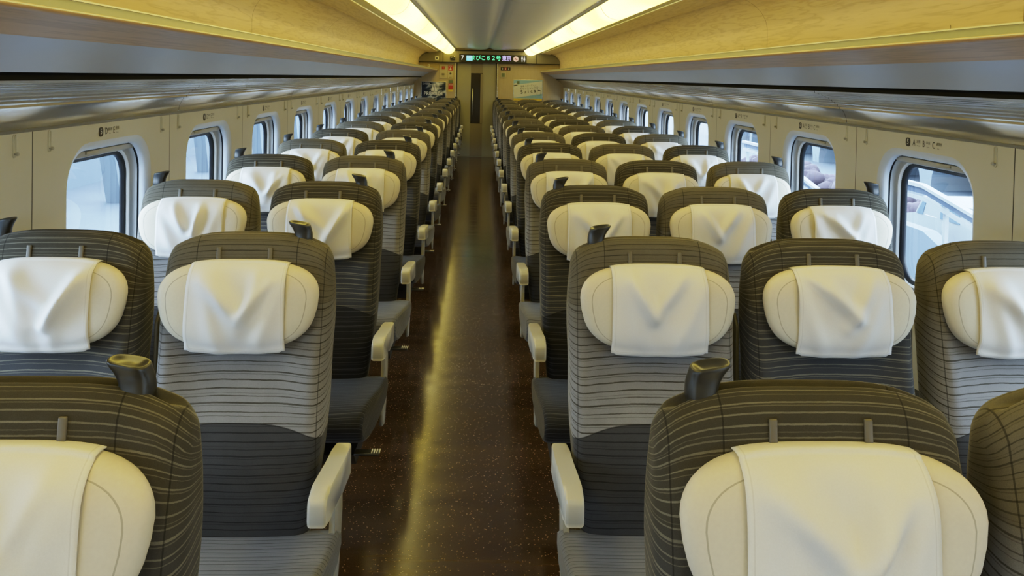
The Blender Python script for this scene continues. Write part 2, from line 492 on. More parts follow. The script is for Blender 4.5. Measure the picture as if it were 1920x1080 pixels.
def pillow_mesh():
    V, A, rings = [], [], []
    nt_, nr = 56, 12
    rs = [sin(pi / 2 * i / nr) for i in range(1, nr + 1)]
    def ring(r, sg):
        out = []
        for k in range(nt_):
            a = 2 * pi * k / nt_
            sx = math.copysign(abs(cos(a)) ** (2 / PN), cos(a)); sz = math.copysign(abs(sin(a)) ** (2 / PN), sin(a))
            z = PZ + PB * r * sz; x = pil_a(z) * r * sx
            out.append(len(V)); V.append((x, pil_yc(x, z) + sg * PCY * max(0, 1 - r ** PN) ** (1 / 2.3), z))
            A.append(r if (sg < 0 and abs(x) > .08) else 0)
        return out
    c0 = len(V); V.append((0, pil_yc(0, PZ) - PCY, PZ)); A.append(0)
    c1 = len(V); V.append((0, pil_yc(0, PZ) + PCY, PZ)); A.append(0)
    fr = [ring(r, -1) for r in rs]; bk = [ring(r, 1) for r in rs[:-1]]
    loops = fr + bk[::-1]
    F = [(c0, fr[0][(k + 1) % nt_], fr[0][k]) for k in range(nt_)]
    for a, b in zip(loops, loops[1:]):
        for k in range(nt_): F.append((a[k], a[(k + 1) % nt_], b[(k + 1) % nt_], b[k]))
    F += [(c1, bk[0][k], bk[0][(k + 1) % nt_]) for k in range(nt_)]
    me = mesh_from('headrest_pillow', V, F, {'seam': A})
    bm = bmesh.new(); bm.from_mesh(me); bmesh.ops.recalc_face_normals(bm, faces=bm.faces); bm.to_mesh(me); bm.free()
    return me

def cover_mesh(seed):
    rnd = random.Random(seed)
    nx, ns = 36, 40
    W = .1255
    cx = rnd.uniform(-.006, .006); vz = rnd.uniform(.955, .985)
    folds = []
    for k in range(3 + seed % 2):     # folds sweeping from the top corners to the middle
        sgn = 1 if k % 2 else -1
        folds.append((sgn * rnd.uniform(.03, .11), 1.085 + rnd.uniform(-.02, .012), cx + rnd.uniform(-.03, .03), vz + rnd.uniform(-.03, .03), rnd.uniform(.015, .024), rnd.uniform(.014, .024)))
    folds.append((rnd.uniform(-.12, -.08), 1.06, rnd.uniform(-.06, -.02), .90, .012, .022))
    folds.append((rnd.uniform(.08, .12), 1.06, rnd.uniform(.02, .06), .90, .012, .022))
    def fold(x, z):
        h = 0.
        for x0, z0, x1, z1, amp, wd in folds:
            dx, dz = x1 - x0, z1 - z0; L2 = dx * dx + dz * dz
            t = ((x - x0) * dx + (z - z0) * dz) / L2; tt = max(0, min(1, t))
            px, pz = x0 + dx * tt, z0 + dz * tt
            d = sqrt((x - px) ** 2 + (z - pz) ** 2)
            h += amp * math.exp(-(d / wd) ** 2) * (.35 + .65 * sin(pi * min(1, max(0, .15 + .75 * tt))))
        return h
    V, Hm = [], []
    for i in range(ns + 1):
        t = i / ns
        for j in range(nx + 1):
            x = -W + 2 * W * j / nx
            wf = 1 + .03 * max(0, (t - .3)) - .02
            x = x * wf + cx * .3
            ztop = PZ + PB * max(0, 1 - min(1, abs(x) / pil_a(1.1)) ** PN) ** (1 / PN) + .0035
            zbot = .889 - .006 * (1 - (x / W) ** 2)
            if t < .14:            # lies on the top, coming from behind
                a = t / .14
                yt = pil_yc(x, ztop)
                y = yt + .028 * (1 - a) - .0 - a * .010
                z = ztop - .006 * (1 - a) ** 2
            else:
                a = (t - .14) / .86
                z = ztop + (zbot - ztop) * (a ** 1.35)
                belly = pil_front(x, .985)
                yf = min(pil_front(x, min(z, PZ + PB)) if z > .90 else 9, belly + .10 * max(0, .985 - z) if z < .985 else 9)
                yt = pil_yc(x, ztop) - .010
                bl = min(1, a / .06)
                y = yt + (min(yf, yt) - yt) * bl - .0040
                y -= fold(x, z) * min(1, a * 5)
                y -= .006 * max(0, a - .75) * sin(x * 38 + seed)
            # clipped lower corners
            if t > .95 and abs(x) > W * .93: z += .004
            V.append((x, y, z)); Hm.append(min(W * wf - abs(x - cx * .3), abs(z - zbot) if t > .5 else 1))
    F = []
    for i in range(ns):
        for j in range(nx):
            a = i * (nx + 1) + j; F.append((a, a + 1, a + nx + 2, a + nx + 1))
    return mesh_from('headrest_cover', V, F, {'hem': Hm})

def handle_bm(s):
    """black grab grip on the seat shoulder; s=+1 grip leans towards +x"""
    # stations: centre x, y, z, half width x, half depth y  (loft upwards, then the nose leans over)
    st = [(0, 0, -.016, .0225, .023), (0, 0, .002, .0222, .0225), (0, 0, .014, .0225, .021), (.001, -.001, .024, .0225, .020), (.003, -.002, .032, .0235, .0205), (.0045, -.004, .0400, .0250, .0215)]
    bm = bmesh.new(); rings = []
    n = 20
    for cx, cy, cz, hx, hy in st:
        ring = []
        for k in range(n):
            a = 2 * pi * k / n
            px = math.copysign(abs(cos(a)) ** .62, cos(a)) * hx; py = math.copysign(abs(sin(a)) ** .7, sin(a)) * hy
            lean = max(0, (cz - .012) / .0265)
            z = cz + lean * (px * .20)      # top rises to the nose
            x = cx + px * (1 - .12 * lean) + lean * max(0, px) * .55
            ring.append(bm.verts.new((s * x, cy + py, z)))
        rings.append(ring)
    for a, b in zip(rings, rings[1:]):
        for k in range(n): bm.faces.new((a[k], a[(k + 1) % n], b[(k + 1) % n], b[k]))
    # rounded shoulder then a dished top
    prev = rings[-1]
    for sc, dz in ((.94, .0035), (.84, .0040), (.55, -.001), (.25, -.0015)):
        c = sum((v.co for v in rings[-1]), Vector()) / n
        ring = [bm.verts.new(((v.co.x - c.x) * sc + c.x, (v.co.y - c.y) * sc + c.y, (v.co.z - c.z) * sc + c.z + dz)) for v in rings[-1]]
        for k in range(n): bm.faces.new((prev[k], prev[(k + 1) % n], ring[(k + 1) % n], ring[k]))
        prev = ring
    bm.faces.new(prev); bm.faces.new(rings[0][::-1])
    return bm

def arm_bm(w=.043):
    top = [(-.045, .622), (-.10, .628), (-.18, .636), (-.27, .650), (-.34, .660), (-.375, .661), (-.392, .655), (-.400, .640)]
    bot = [(-.402, .606), (-.396, .593), (-.378, .588), (-.350, .594), (-.30, .590), (-.24, .574), (-.18, .552), (-.045, .540)]
    pts = top + bot
    bm = bmesh.new()
    prism(pts, 'X', -w / 2, w / 2, bm)
    bm.edges.ensure_lookup_table()
    es = [e for e in bm.edges if abs(e.verts[0].co.x - e.verts[1].co.x) < 1e-6]
    bmesh.ops.bevel(bm, geom=es, offset=.008, segments=3, profile=.5, affect='EDGES')
    return bm

def side_bm(w=.014):
    pts = [(-.05, .595), (-.14, .597), (-.165, .57), (-.158, .50), (-.155, .46), (-.17, .40), (-.20, .34), (-.19, .27), (-.12, .25), (-.08, .33), (-.04, .45)]
    bm = bmesh.new(); prism(pts, 'X', -w / 2, w / 2, bm)
    es = [e for e in bm.edges if abs(e.verts[0].co.x - e.verts[1].co.x) < 1e-6]
    bmesh.ops.bevel(bm, geom=es, offset=.005, segments=2, profile=.5, affect='EDGES')
    return bm

ME_BACK = back_mesh(); ME_PIL = pillow_mesh()
ME_COV = [cover_mesh(k) for k in range(1, 7)]
for me in ME_COV:
    me.materials.append(M['cover'])
    for p in me.polygons: p.use_smooth = True

def share(name, me, mat, parent, **kw):
    """object on (a copy of) mesh data with one material"""
    m2 = me.copy(); m2.materials.clear()
    return link_mesh(name, m2, mat, parent, **kw)

def subsurf(o, lv=1):
    md = o.modifiers.new('sub', 'SUBSURF'); md.levels = lv; md.render_levels = lv

def bevel_mod(o, w=.003, seg=2):
    md = o.modifiers.new('bev', 'BEVEL'); md.width = w; md.segments = seg; md.limit_method = 'ANGLE'

def make_seat(style, arm_side, handle_side, fold_side, lever=False):
    """arm_side: 0 none, +1/-1 cream aisle armrest; handle_side: shoulder with the grip; fold_side: gap armrest folded up"""
    r = empty('train_seat')
    o = share('backrest', ME_BACK, M['back_' + style], r); subsurf(o)
    sc_, dx_ = {(1, 1): (.975, .006), (-1, -1): (.970, -.006), (0, -1): (1., 0.), (0, 0): (.985, -.008), (0, 1): (.985, .006)}[(arm_side, handle_side)]
    o.scale.x = sc_; o.location.x = dx_
    xl = .252 if arm_side < 0 else .236; xr = .272 if arm_side > 0 and handle_side > 0 and fold_side < 0 else .236
    c = share('seat_cushion', cushion_mesh(xl, xr), M['seat_' + style], r); subsurf(c)
    for sx in (-.066, .066):
        b = box_bm(.0115, .006, .085, (0, 0, 0), .002)
        from_bm('headrest_track', b, M['rail_slot'], r, loc=(sx, -.0515, 1.095), rot=(-.14, 0, 0))
    p = share('headrest', ME_PIL, M['pillow'], r)
    cv = bpy.data.objects.new('headrest_cover', ME_COV[0]); COL.objects.link(cv); cv.parent = p
    cv['label'] = 'white cloth headrest cover'
    sol = cv.modifiers.new('thick', 'SOLIDIFY'); sol.thickness = .0018; sol.offset = 0
    if handle_side:
        h = from_bm('grab_handle', handle_bm(-handle_side), M['handle'], r, loc=({(1, 1): .142, (-1, -1): .152, (0, -1): .166}.get((arm_side, handle_side), .172) * handle_side, .004, 1.152))
        subsurf(h)
        h['label'] = 'black moulded grab handle'
    if arm_side:
        a = from_bm('armrest', arm_bm(), M['arm'], r, loc=(.2635 if arm_side > 0 else -.244, 0, 0)); a['label'] = 'cream plastic armrest'
        bevel_mod(a, .002)
        s = from_bm('armrest_panel', side_bm(), M['arm_side'], r, loc=(.2560 if arm_side > 0 else -.234, 0, 0))
    if fold_side:
        bm = bmesh.new()
        prism([(.01, .50), (.075, .50), (.10, .70), (.115, .92), (.10, .955), (.06, .96), (.035, .93), (.02, .72)], 'X', -.005, .005, bm)
        f = from_bm('folded_armrest', bm, M['fold_arm'], r, loc=(fold_side * .238, -.05, 0)); bevel_mod(f, .003)
    # legs under the cushion
    b = bmesh.new()
    prism([(-.48, .30), (-.10, .30), (-.13, .24), (-.42, .24)], 'X', -.20, .20, b)
    from_bm('seat_frame', b, M['dark_metal'], r, smooth=False)
    b = bmesh.new()
    prism([(-.36, .245), (-.20, .245), (-.17, .03), (-.12, 0), (-.44, 0), (-.39, .03)], 'X', -.03, .03, b)
    from_bm('leg', b, M['dark_metal'], r, smooth=False)
    if lever:
        b = box_bm(.085, .035, .010, (.035, 0, 0), .003)
        l = from_bm('pedal', b, M['handle'], r, loc=(arm_side * .212, -.50, .318), rot=(0, 0, 0))
        b = bmesh.new()
        for k in range(4): box_bm(.0035, .030, .002, (.052 + k * .0085, 0, .0058), bm=b)
        from_bm('pedal_stripes', b, M['white_mark'], l, smooth=False)
    return r

# ------------------------------------------------------------------ floor
bm = bmesh.new()
vs = [bm.verts.new(p) for p in ((XC - HW - .02, YB, 0), (XC + HW + .02, YB, 0), (XC + HW + .02, YE + .05, 0), (XC - HW - .02, YE + .05, 0))]
bm.faces.new(vs)
from_bm('floor', bm, M['floor'], kind='structure', smooth=False)

# ------------------------------------------------------------------ side walls with window openings
WY0, WZC = 2.925, 1.045
def rrect(hw, hh, r, n=8):
    pts = []
    for cx, cz, a0 in ((hw - r, hh - r, 0), (-hw + r, hh - r, pi / 2), (-hw + r, -hh + r, pi), (hw - r, -hh + r, 3 * pi / 2)):
        for i in range(n + 1):
            a = a0 + pi / 2 * i / n
            pts.append((cx + r * cos(a), cz + r * sin(a)))
    return pts
def rect_match(pts, y0, y1, z0, z1):
    out = []
    for (y, z) in pts:
        k = 1e9
        if y > 1e-9: k = min(k, y1 / y)
        if y < -1e-9: k = min(k, y0 / y)
        if z > 1e-9: k = min(k, z1 / z)
        if z < -1e-9: k = min(k, z0 / z)
        out.append((y * k, z * k))
    return out
ZW = 1.412                       # top of wall panels
def wall(side):
    X = XC + side * HW
    bm = bmesh.new()
    def strip(la, lb, xa, xb, yc, mat=0):
        n = len(la)
        A = [bm.verts.new((xa, yc + p[0], WZC + p[1])) for p in la]; B = [bm.verts.new((xb, yc + p[0], WZC + p[1])) for p in lb]
        for k in range(n):
            f = bm.faces.new((A[k], A[(k + 1) % n], B[(k + 1) % n], B[k])); f.material_index = mat
    o = rrect(.328, .302, .150)
    for k in range(-4, 13):
        yc = WY0 + P * k
        y0 = 2.402 + P * k - yc + .0022; y1 = 2.402 + P * (k + 1) - yc - .0022
        if k == 12: y1 = YE - yc
        rm = rect_match(o, y0, y1, -WZC, ZW - WZC)
        strip(rm, o, X, X, yc)
        # rectangle corners
        for cy in (y0, y1):
            for cz in (-WZC, ZW - WZC):
                best = []
                for i in range(len(rm)):
                    a, b = rm[i], rm[(i + 1) % len(rm)]
                    if abs(a[0] - cy) < 1e-6 and abs(b[1] - cz) < 1e-6 and abs(a[1] - cz) > 1e-6: best = (a, b)
                    elif abs(a[1] - cz) < 1e-6 and abs(b[0] - cy) < 1e-6 and abs(a[0] - cy) > 1e-6: best = (a, b)
                if best:
                    a, b = best
                    bm.faces.new([bm.verts.new((X, yc + a[0], WZC + a[1])), bm.verts.new((X, yc + cy, WZC + cz)), bm.verts.new((X, yc + b[0], WZC + b[1]))])
        # joint groove at the panel start
        g = [bm.verts.new((X + side * .004, yc + y0 - .035, 0)), bm.verts.new((X + side * .004, yc + y0 + .03, 0)), bm.verts.new((X + side * .004, yc + y0 + .03, ZW + .01)), bm.verts.new((X + side * .004, yc + y0 - .035, ZW + .01))]
        f = bm.faces.new(g); f.material_index = 1
    # closing strip behind the camera
    yb = 2.402 - 4 * P
    bm.faces.new([bm.verts.new(p) for p in ((X, yb, 0), (X, YB - .3, 0), (X, YB - .3, ZW), (X, yb, ZW))])
    bmesh.ops.remove_doubles(bm, verts=bm.verts, dist=1e-5)
    w = from_bm('wall_left' if side < 0 else 'wall_right', bm, [M['wall'], M['groove']], kind='structure', smooth=False)
    return w
wall(-1); wall(1)

def ring_obj(name, loops, mat, parent, side):
    """loops: [(pts, depth)] consecutive rings bridged, depth outward from the wall plane"""
    bm = bmesh.new(); L = []
    for pts, d in loops: L.append([bm.verts.new((side * d, p[0], p[1])) for p in pts])
    for A, B in zip(L, L[1:]):
        n = len(A)
        for k in range(n): bm.faces.new((A[k], A[(k + 1) % n], B[(k + 1) % n], B[k]))
    o = from_bm(name, bm, mat, parent)
    return o

def make_window(side, idx):
    w = empty('window_%d' % idx, kind='structure')
    o0 = rrect(.328, .302, .150); o1 = rrect(.320, .294, .142); o2 = rrect(.302, .276, .125); o3 = rrect(.298, .272, .121)
    ring_obj('surround', [(o0, 0), (o1, .003), (o2, .013), (o3, .022), (o3, .034)], M['bevel'], w, side)
    ring_obj('blind_track', [(o3, .034), (rrect(.303, .277, .124), .035), (rrect(.303, .277, .124), .041), (o3, .042)], M['gasket'], w, side)
    fr = rrect(.298, .272, .121); f1 = rrect(.292, .264, .118); f2 = rrect(.276, .246, .105)
    ring_obj('inner_frame', [(fr, .042), (fr, .056), (f1, .060), (f2, .062)], M['frame_grey'], w, side)
    g0 = rrect(.270, .240, .100); g1 = rrect(.255, .226, .088)
    ring_obj('white_frame', [(f2, .062), (g0, .066), (g0, .072)], M['frame_white'], w, side)
    ring_obj('gasket', [(g0, .072), (g1, .074), (g1, .092)], M['gasket'], w, side)
    bm = bmesh.new(); bm.faces.new([bm.verts.new((side * .090, p[0], p[1])) for p in rrect(.256, .227, .088)])
    from_bm('glass_pane', bm, M['glass'], w, smooth=False)
    # pull-down blind rail at the top with its latch
    b = box_bm(.022, .50, .022, (0, 0, 0), .004)
    r_ = from_bm('blind_rail', b, M['frame_grey'], w, loc=(side * .047, 0, .256))
    b = box_bm(.014, .085, .012, (0, 0, 0), .002)
    from_bm('latch', b, M['latch'], r_, loc=(-side * .010, -.09, .004))
    return w
WN = 0
for side in (-1, 1):
    proto = None
    for k in range(-3, 13):
        WN += 1
        if proto is None: proto = make_window(side, WN); o = proto
        else: o = copy_tree(proto); o.name = 'window_%d' % WN
        o.location = (XC + side * HW, WY0 + P * k, WZC)

# coat hooks in their slots
def make_hook(side):
    r = empty('coat_hook')
    b = bmesh.new()
    pts = rrect(.0085, .034, .008, 4); q = rrect(.0065, .032, .006, 4)
    A = [b.verts.new((0, p[0], p[1])) for p in pts]; B = [b.verts.new((-side * .003, p[0], p[1])) for p in pts]
    C = [b.verts.new((-side * .003, p[0], p[1])) for p in q]; D = [b.verts.new((side * .001 - side * .0015, p[0], p[1])) for p in q]
    for L0, L1 in ((A, B), (B, C), (C, D)):
        for k in range(len(L0)): b.faces.new((L0[k], L0[(k + 1) % len(L0)], L1[(k + 1) % len(L0)], L1[k]))
    b.faces.new(D)
    from_bm('slot', b, M['wall'], r)
    b = bmesh.new(); bmesh.ops.create_uvsphere(b, u_segments=10, v_segments=8, radius=.0055, matrix=Matrix.Translation((-side * .010, 0, -.022)))
    cyl_bm(.0025, .012, 'X', (-side * .004, 0, -.022), 8, bm=b)
    from_bm('peg', b, M['arm'], r)
    return r
for side in (-1, 1):
    proto = None
    for k in range(0, 13):
        for q, dy in enumerate((-.092, .092)):
            y = 2.402 + P * k + dy
            if side < 0 and y < 2.1: continue
            if proto is None: proto = make_hook(side); o = proto
            else: o = copy_tree(proto)
            o.location = (XC + side * HW, y, 1.372)
            s = 'left' if side < 0 else 'right'
            rel = ('before' if q == 0 else 'after')
            tag(o, f'small cream coat hook on {s} wall, {rel} the panel joint in front of window {k + 5}', 'hook', 'coat hooks along the walls')

# seat number signs above each window
def make_sign(side, num):
    s = 'left' if side < 0 else 'right'
    r = empty('seat_number_sign')
    rz = (pi / 2, 0, pi / 2) if side < 0 else (pi / 2, 0, -pi / 2)
    # left wall: text reads towards +y; right wall: towards -y
    d = 1 if side < 0 else -1
    X = -side * .0012
    bm = bmesh.new(); pts = rrect(.0165, .0165, .011, 5)
    bm.faces.new([bm.verts.new((X, p[0], p[1])) for p in pts])
    from_bm('number_badge', bm, M['ink'], r, smooth=False)
    text_obj('number', str(num), .028 if num < 10 else .024, M['white_ink'], r, (-side * .0022, 0, .0005), rz, sx=.95)
    items = [('D', .040, .034), ('通路側', .0665, .0105), ('Aisle', .0665, .0055), ('E', .098, .034), ('窓側', .124, .0125), ('Window', .124, .0055)] if side < 0 else \
            [('A', .042, .034), ('窓側', .072, .0125), ('Window', .072, .0055), ('B', .108, .034), ('中央', .138, .0125), ('Center', .138, .0055), ('C', .174, .034), ('通路側', .209, .0115), ('Aisle', .204, .0055)]
    for t, off, sz in items:
        big = sz > .03
        z = 0 if big else (.006 if ord(t[0]) > 1000 else -.009)
        text_obj('letter' if big else 'caption', t, sz if big else sz * 1.1, M['ink'], r, (X, d * off, z), rz, sx=.8 if big else 1.)
    w = 'D E' if side < 0 else 'A B C'
    return tag(r, f'black seat number sign reading {num} {w} on {s} wall above window', 'sign', 'seat number signs above the windows')
for side in (-1, 1):
    for k in range(0, 13):
        o = make_sign(side, 5 + k)
        o.location = (XC + side * HW, (2.826 if side < 0 else 3.018) + P * k, 1.377)

# ------------------------------------------------------------------ upper body: vents, racks, bins, lights, ceiling
def sx_(side, prof): return [(XC + side * h, z) for h, z in prof]
def smooth_curve(pts, n=6):
    out = []
    for i in range(len(pts) - 1):
        p0 = pts[max(i - 1, 0)]; p1 = pts[i]; p2 = pts[i + 1]; p3 = pts[min(i + 2, len(pts) - 1)]
        for k in range(n):
            t = k / n
            out.append(tuple(.5 * ((2 * p1[j]) + (-p0[j] + p2[j]) * t + (2 * p0[j] - 5 * p1[j] + 4 * p2[j] - p3[j]) * t * t + (-p0[j] + 3 * p1[j] - 3 * p2[j] + p3[j]) * t ** 3) for j in (0, 1)))
    out.append(pts[-1]); return out

cove = smooth_curve([(1.483, 1.418), (1.478, 1.445), (1.460, 1.480), (1.425, 1.516), (1.380, 1.543), (1.330, 1.562)], 10)
tn = 1
for side in (-1, 1):
    s = 'left' if side < 0 else 'right'
    # cove: smooth lower half, ribbed upper half
    prof = []
    total = len(cove); start = int(total * .40)
    for i, (h, z) in enumerate(cove): 
        if i <= start: prof.append((h, z))
    up = cove[start:]
    # ribs
    L = [0.]
    for a, b in zip(up, up[1:]): L.append(L[-1] + sqrt((a[0] - b[0]) ** 2 + (a[1] - b[1]) ** 2))
    def at(d):
        for i in range(len(up) - 1):
            if d <= L[i + 1]:
                t = (d - L[i]) / (L[i + 1] - L[i]); a, b = up[i], up[i + 1]
                tx, tz = b[0] - a[0], b[1] - a[1]; q = sqrt(tx * tx + tz * tz)
                return a[0] + tx * t, a[1] + tz * t, -tz / q * -1, tx / q * -1
        return up[-1][0], up[-1][1], 0, -1
    nr = 9
    for r in range(nr):
        for f, dd in ((.10, 0), (.28, -.0042), (.66, -.0042), (.92, 0)):
            d = L[-1] * (r + f) / nr
            x, z, nx, nz = at(d)
            # inward normal: towards the aisle/down
            prof.append((x - .6 * -dd if False else x + dd * .9, z + dd * 1.3))
    prof.append(cove[-1])
    bm = bmesh.new()
    seams = [3.54 + 2.08 * k for k in range(-2, 7)]
    ys = [YB - .2] + [q for q in seams if YB < q < YE] + [YE]
    for a, b in zip(ys, ys[1:]):
        extrude_y(sx_(side, prof), a + .0025, b - .0025, bm)
    back = [(h + .004, z + .003) for h, z in cove]
    extrude_y(sx_(side, back), YB - .2, YE, bm, mat=1)
    from_bm('trim_%d' % tn, bm, [M['grill'], M['gap']], kind='structure', recalc=False, smooth=False); tn += 1
    # grey bead under the vent
    bm = bmesh.new()
    prism(sx_(side, [(1.477, 1.409), (1.484, 1.407), (1.486, 1.420), (1.477, 1.417)]), 'Y', YB - .2, YE, bm)
    from_bm('trim_%d' % tn, bm, M['grill_edge'], kind='structure', smooth=False); tn += 1
    # black recess above the vent
    bm = extrude_y(sx_(side, [(1.330, 1.562), (1.345, 1.575), (1.345, 1.600), (1.306, 1.592)]), YB - .2, YE)
    from_bm('trim_%d' % tn, bm, M['gap'], kind='structure', smooth=False); tn += 1
    # the luggage rack
    rack = empty('luggage_rack', label=f'long grey luggage rack with brown wooden lip running along the {s} side', cat='luggage rack')
    under = smooth_curve([(1.310, 1.583), (1.275, 1.606), (1.225, 1.636), (1.165, 1.664)], 6)
    lip = smooth_curve([(1.165, 1.664), (1.120, 1.680), (1.075, 1.693), (1.040, 1.700), (1.022, 1.704), (1.016, 1.711), (1.022, 1.716)], 6)
    from_bm('underside', extrude_y(sx_(side, under), YB - .2, YE - .002), M['rack_under'], rack)
    from_bm('lip', extrude_y(sx_(side, lip), YB - .2, YE - .002), M['wood_lip'], rack)
    from_bm('shelf', extrude_y(sx_(side, [(1.022, 1.716), (1.03, 1.712), (1.398, 1.706), (1.398, 1.60), (1.312, 1.5835)]), YB - .2, YE - .002), M['ceil_side'], rack, smooth=False)
    bm = bmesh.new(); prism(sx_(side, [(1.022, 1.714), (1.030, 1.714), (1.030, 1.738), (1.022, 1.738)]), 'Y', YB - .2, YE - .004, bm)
    rl = from_bm('rail', bm, M['rail'], rack, smooth=False)
    bm = bmesh.new()
    prism(sx_(side, [(1.0185, 1.7365), (1.032, 1.7365), (1.032, 1.7405), (1.0185, 1.7405)]), 'Y', YB - .2, YE - .004, bm)
    prism(sx_(side, [(1.0155, 1.7115), (1.0225, 1.7115), (1.0225, 1.7145), (1.0155, 1.7145)]), 'Y', YB - .2, YE - .004, bm)
    from_bm('rail_edge', bm, M['rail_edge'], rl, smooth=False)
    # oak lining above the rack
    wcur = [(1.398, 1.706)] + smooth_curve([(1.398, 1.86), (1.392, 1.915), (1.365, 1.972), (1.315, 2.020), (1.255, 2.052), (1.208, 2.068)], 6)
    bm = bmesh.new()
    seams = [2.26 + 2.08 * k for k in range(-2, 7)]
    ys = [YB - .2] + [q for q in seams if YB < q < YE] + [YE]
    for a, b in zip(ys, ys[1:]): extrude_y(sx_(side, wcur), a + .002, b - .002, bm)
    extrude_y(sx_(side, [(h + .004, z + .003) for h, z in wcur]), YB - .2, YE, bm, mat=1)
    # lower hatch joints near every panel joint
    for q in seams:
        if q > 1:
            hx = XC + side * 1.3965
            bm.faces.new([bm.verts.new(p) for p in ((hx, q + .36, 1.706), (hx, q + .363, 1.706), (hx, q + .363, 1.80), (hx, q + .36, 1.80))]).material_index = 1
    from_bm('trim_%d' % tn, bm, [M['wood'], M['groove']], kind='structure', recalc=False); tn += 1
    sof = [(1.208, 2.068), (1.196, 2.052), (1.188, 2.051), (1.022, 2.074)]
    from_bm('trim_%d' % tn, extrude_y(sx_(side, sof), YB - .2, YE), M['wood'], kind='structure', smooth=False); tn += 1
    bm = extrude_y(sx_(side, [(1.022, 2.074), (1.020, 2.080), (.922, 2.082), (.918, 2.078)]), YB - .2, YE)
    from_bm('trim_%d' % tn, bm, M['ceil_side'], kind='structure', smooth=False); tn += 1
    # ceiling light: housing and separate diffuser covers
    lamp = empty('ceiling_light_strip', label=f'glowing yellow ceiling light strip of bulging diffusers on the {s} of the ceiling', cat='ceiling light')
    dp = smooth_curve([(.914, 2.080), (.890, 2.052), (.850, 2.034), (.800, 2.029), (.750, 2.043), (.712, 2.075), (.684, 2.128)], 6)
    seams = [1.60 + 2.08 * k for k in range(-2, 8)]
    ys = [YB - .2] + [q for q in seams if YB < q < YE - .3] + [YE - .06]
    for a, b in zip(ys, ys[1:]):
        from_bm('diffuser', extrude_y(sx_(side, dp), a + .007, b - .007), M['diffuser'], lamp)
    bm = bmesh.new()
    rim = [(.918, 2.078), (.916, 2.084), (.80, 2.15), (.684, 2.136)]
    extrude_y(sx_(side, rim), YB - .2, YE, bm)
    # ribs between the diffusers
    inner = [(h + (h - .80) * .012, z - .0022) for h, z in dp]
    for q in ys[1:-1]: extrude_y(sx_(side, inner), q - .010, q + .010, bm, mat=1)
    # thin inner edge strip
    extrude_y(sx_(side, [(.684, 2.128), (.678, 2.127), (.672, 2.140), (.668, 2.150)]), YB - .2, YE, bm)
    prism(sx_(side, dp), 'Y', YE - .061, YE - .055, bm)
    from_bm('housing', bm, [M['ceil_side'], M['joint']], lamp)

cp = [(.668, 2.150), (.62, 2.151), (.50, 2.148), (.38, 2.140), (.26, 2.132), (.15, 2.129), (.085, 2.134), (.04, 2.150), (.012, 2.158)]
cp = smooth_curve(cp, 4)
full = [(XC - h, z) for h, z in cp] + [(XC + h, z) for h, z in cp[::-1]]
bm = bmesh.new()
seams = [1.60 + 2.08 * k for k in range(-2, 8)]
ys = [YB - .2] + [q for q in seams if YB < q < YE] + [YE]
for a, b in zip(ys, ys[1:]): extrude_y(full, a + .0015, b - .0015, bm)
extrude_y([(x, z + .004) for x, z in full], YB - .2, YE, bm, mat=1)
from_bm('ceiling', bm, [M['ceil'], M['groove']], kind='structure', recalc=False)

# wall behind the camera
bm = bmesh.new(); bm.faces.new([bm.verts.new(p) for p in ((XC - HW - .1, YB, 0), (XC + HW + .1, YB, 0), (XC + HW + .1, YB, 2.2), (XC - HW - .1, YB, 2.2))])
from_bm('wall_back', bm, M['end_wood'], kind='structure', smooth=False)

# ------------------------------------------------------------------ end wall, door, transom
DX0, DX1, DZ = -.480, .322, 1.868
bm = bmesh.new()
for x0, x1, z0, z1 in ((XC - HW - .05, DX0, 0, 2.2), (DX1, XC + HW + .05, 0, 2.2), (DX0, DX1, DZ, 2.2)):
    box_bm(x1 - x0, .05, z1 - z0, ((x0 + x1) / 2, YE + .025, (z0 + z1) / 2), bm=bm)
from_bm('wall_end', bm, M['end_wood'], kind='structure', smooth=False)
dr = empty('door_1', (0, YE + .02, 0), kind='structure')
bm = box_bm(DX1 - DX0, .03, DZ, ((DX0 + DX1) / 2, .02, DZ / 2)); from_bm('door_leaf', bm, M['door'], dr, smooth=False)
# centre band around the narrow window
bm = bmesh.new()
for x0, x1, z0, z1 in ((-.193, .049, 1.664, DZ - .004), (-.193, .049, .01, .662)):
    box_bm(x1 - x0, .006, z1 - z0, ((x0 + x1) / 2, .002, (z0 + z1) / 2), bm=bm)
from_bm('centre_band', bm, M['door_band'], dr, smooth=False)
g = from_bm('door_window', box_bm(.236, .006, 1.0, (-.072, .003, 1.163)), M['dark_glass'], dr, smooth=False)
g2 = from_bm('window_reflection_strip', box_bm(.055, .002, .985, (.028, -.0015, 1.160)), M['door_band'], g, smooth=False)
bm = tube_bm([(-.150, -.035, .83), (-.150, -.035, 1.36)], .009, 10)
for z in (.86, 1.33): cyl_bm(.006, .035, 'Y', (-.150, -.018, z), 8, bm=bm)
from_bm('door_handle', bm, M['chrome'], dr)
bm = bmesh.new()
for x in (DX0 - .012, DX1 + .012): box_bm(.016, .03, DZ, (x, -.03, DZ / 2), .003, bm=bm)
from_bm('door_jamb', bm, M['chrome'], dr, smooth=False)
bm = bmesh.new()
for x in (DX0 + .006, DX1 - .006): box_bm(.02, .01, DZ, (x, -.008, DZ / 2), bm=bm)
from_bm('door_seal', bm, M['gasket'], dr, smooth=False)

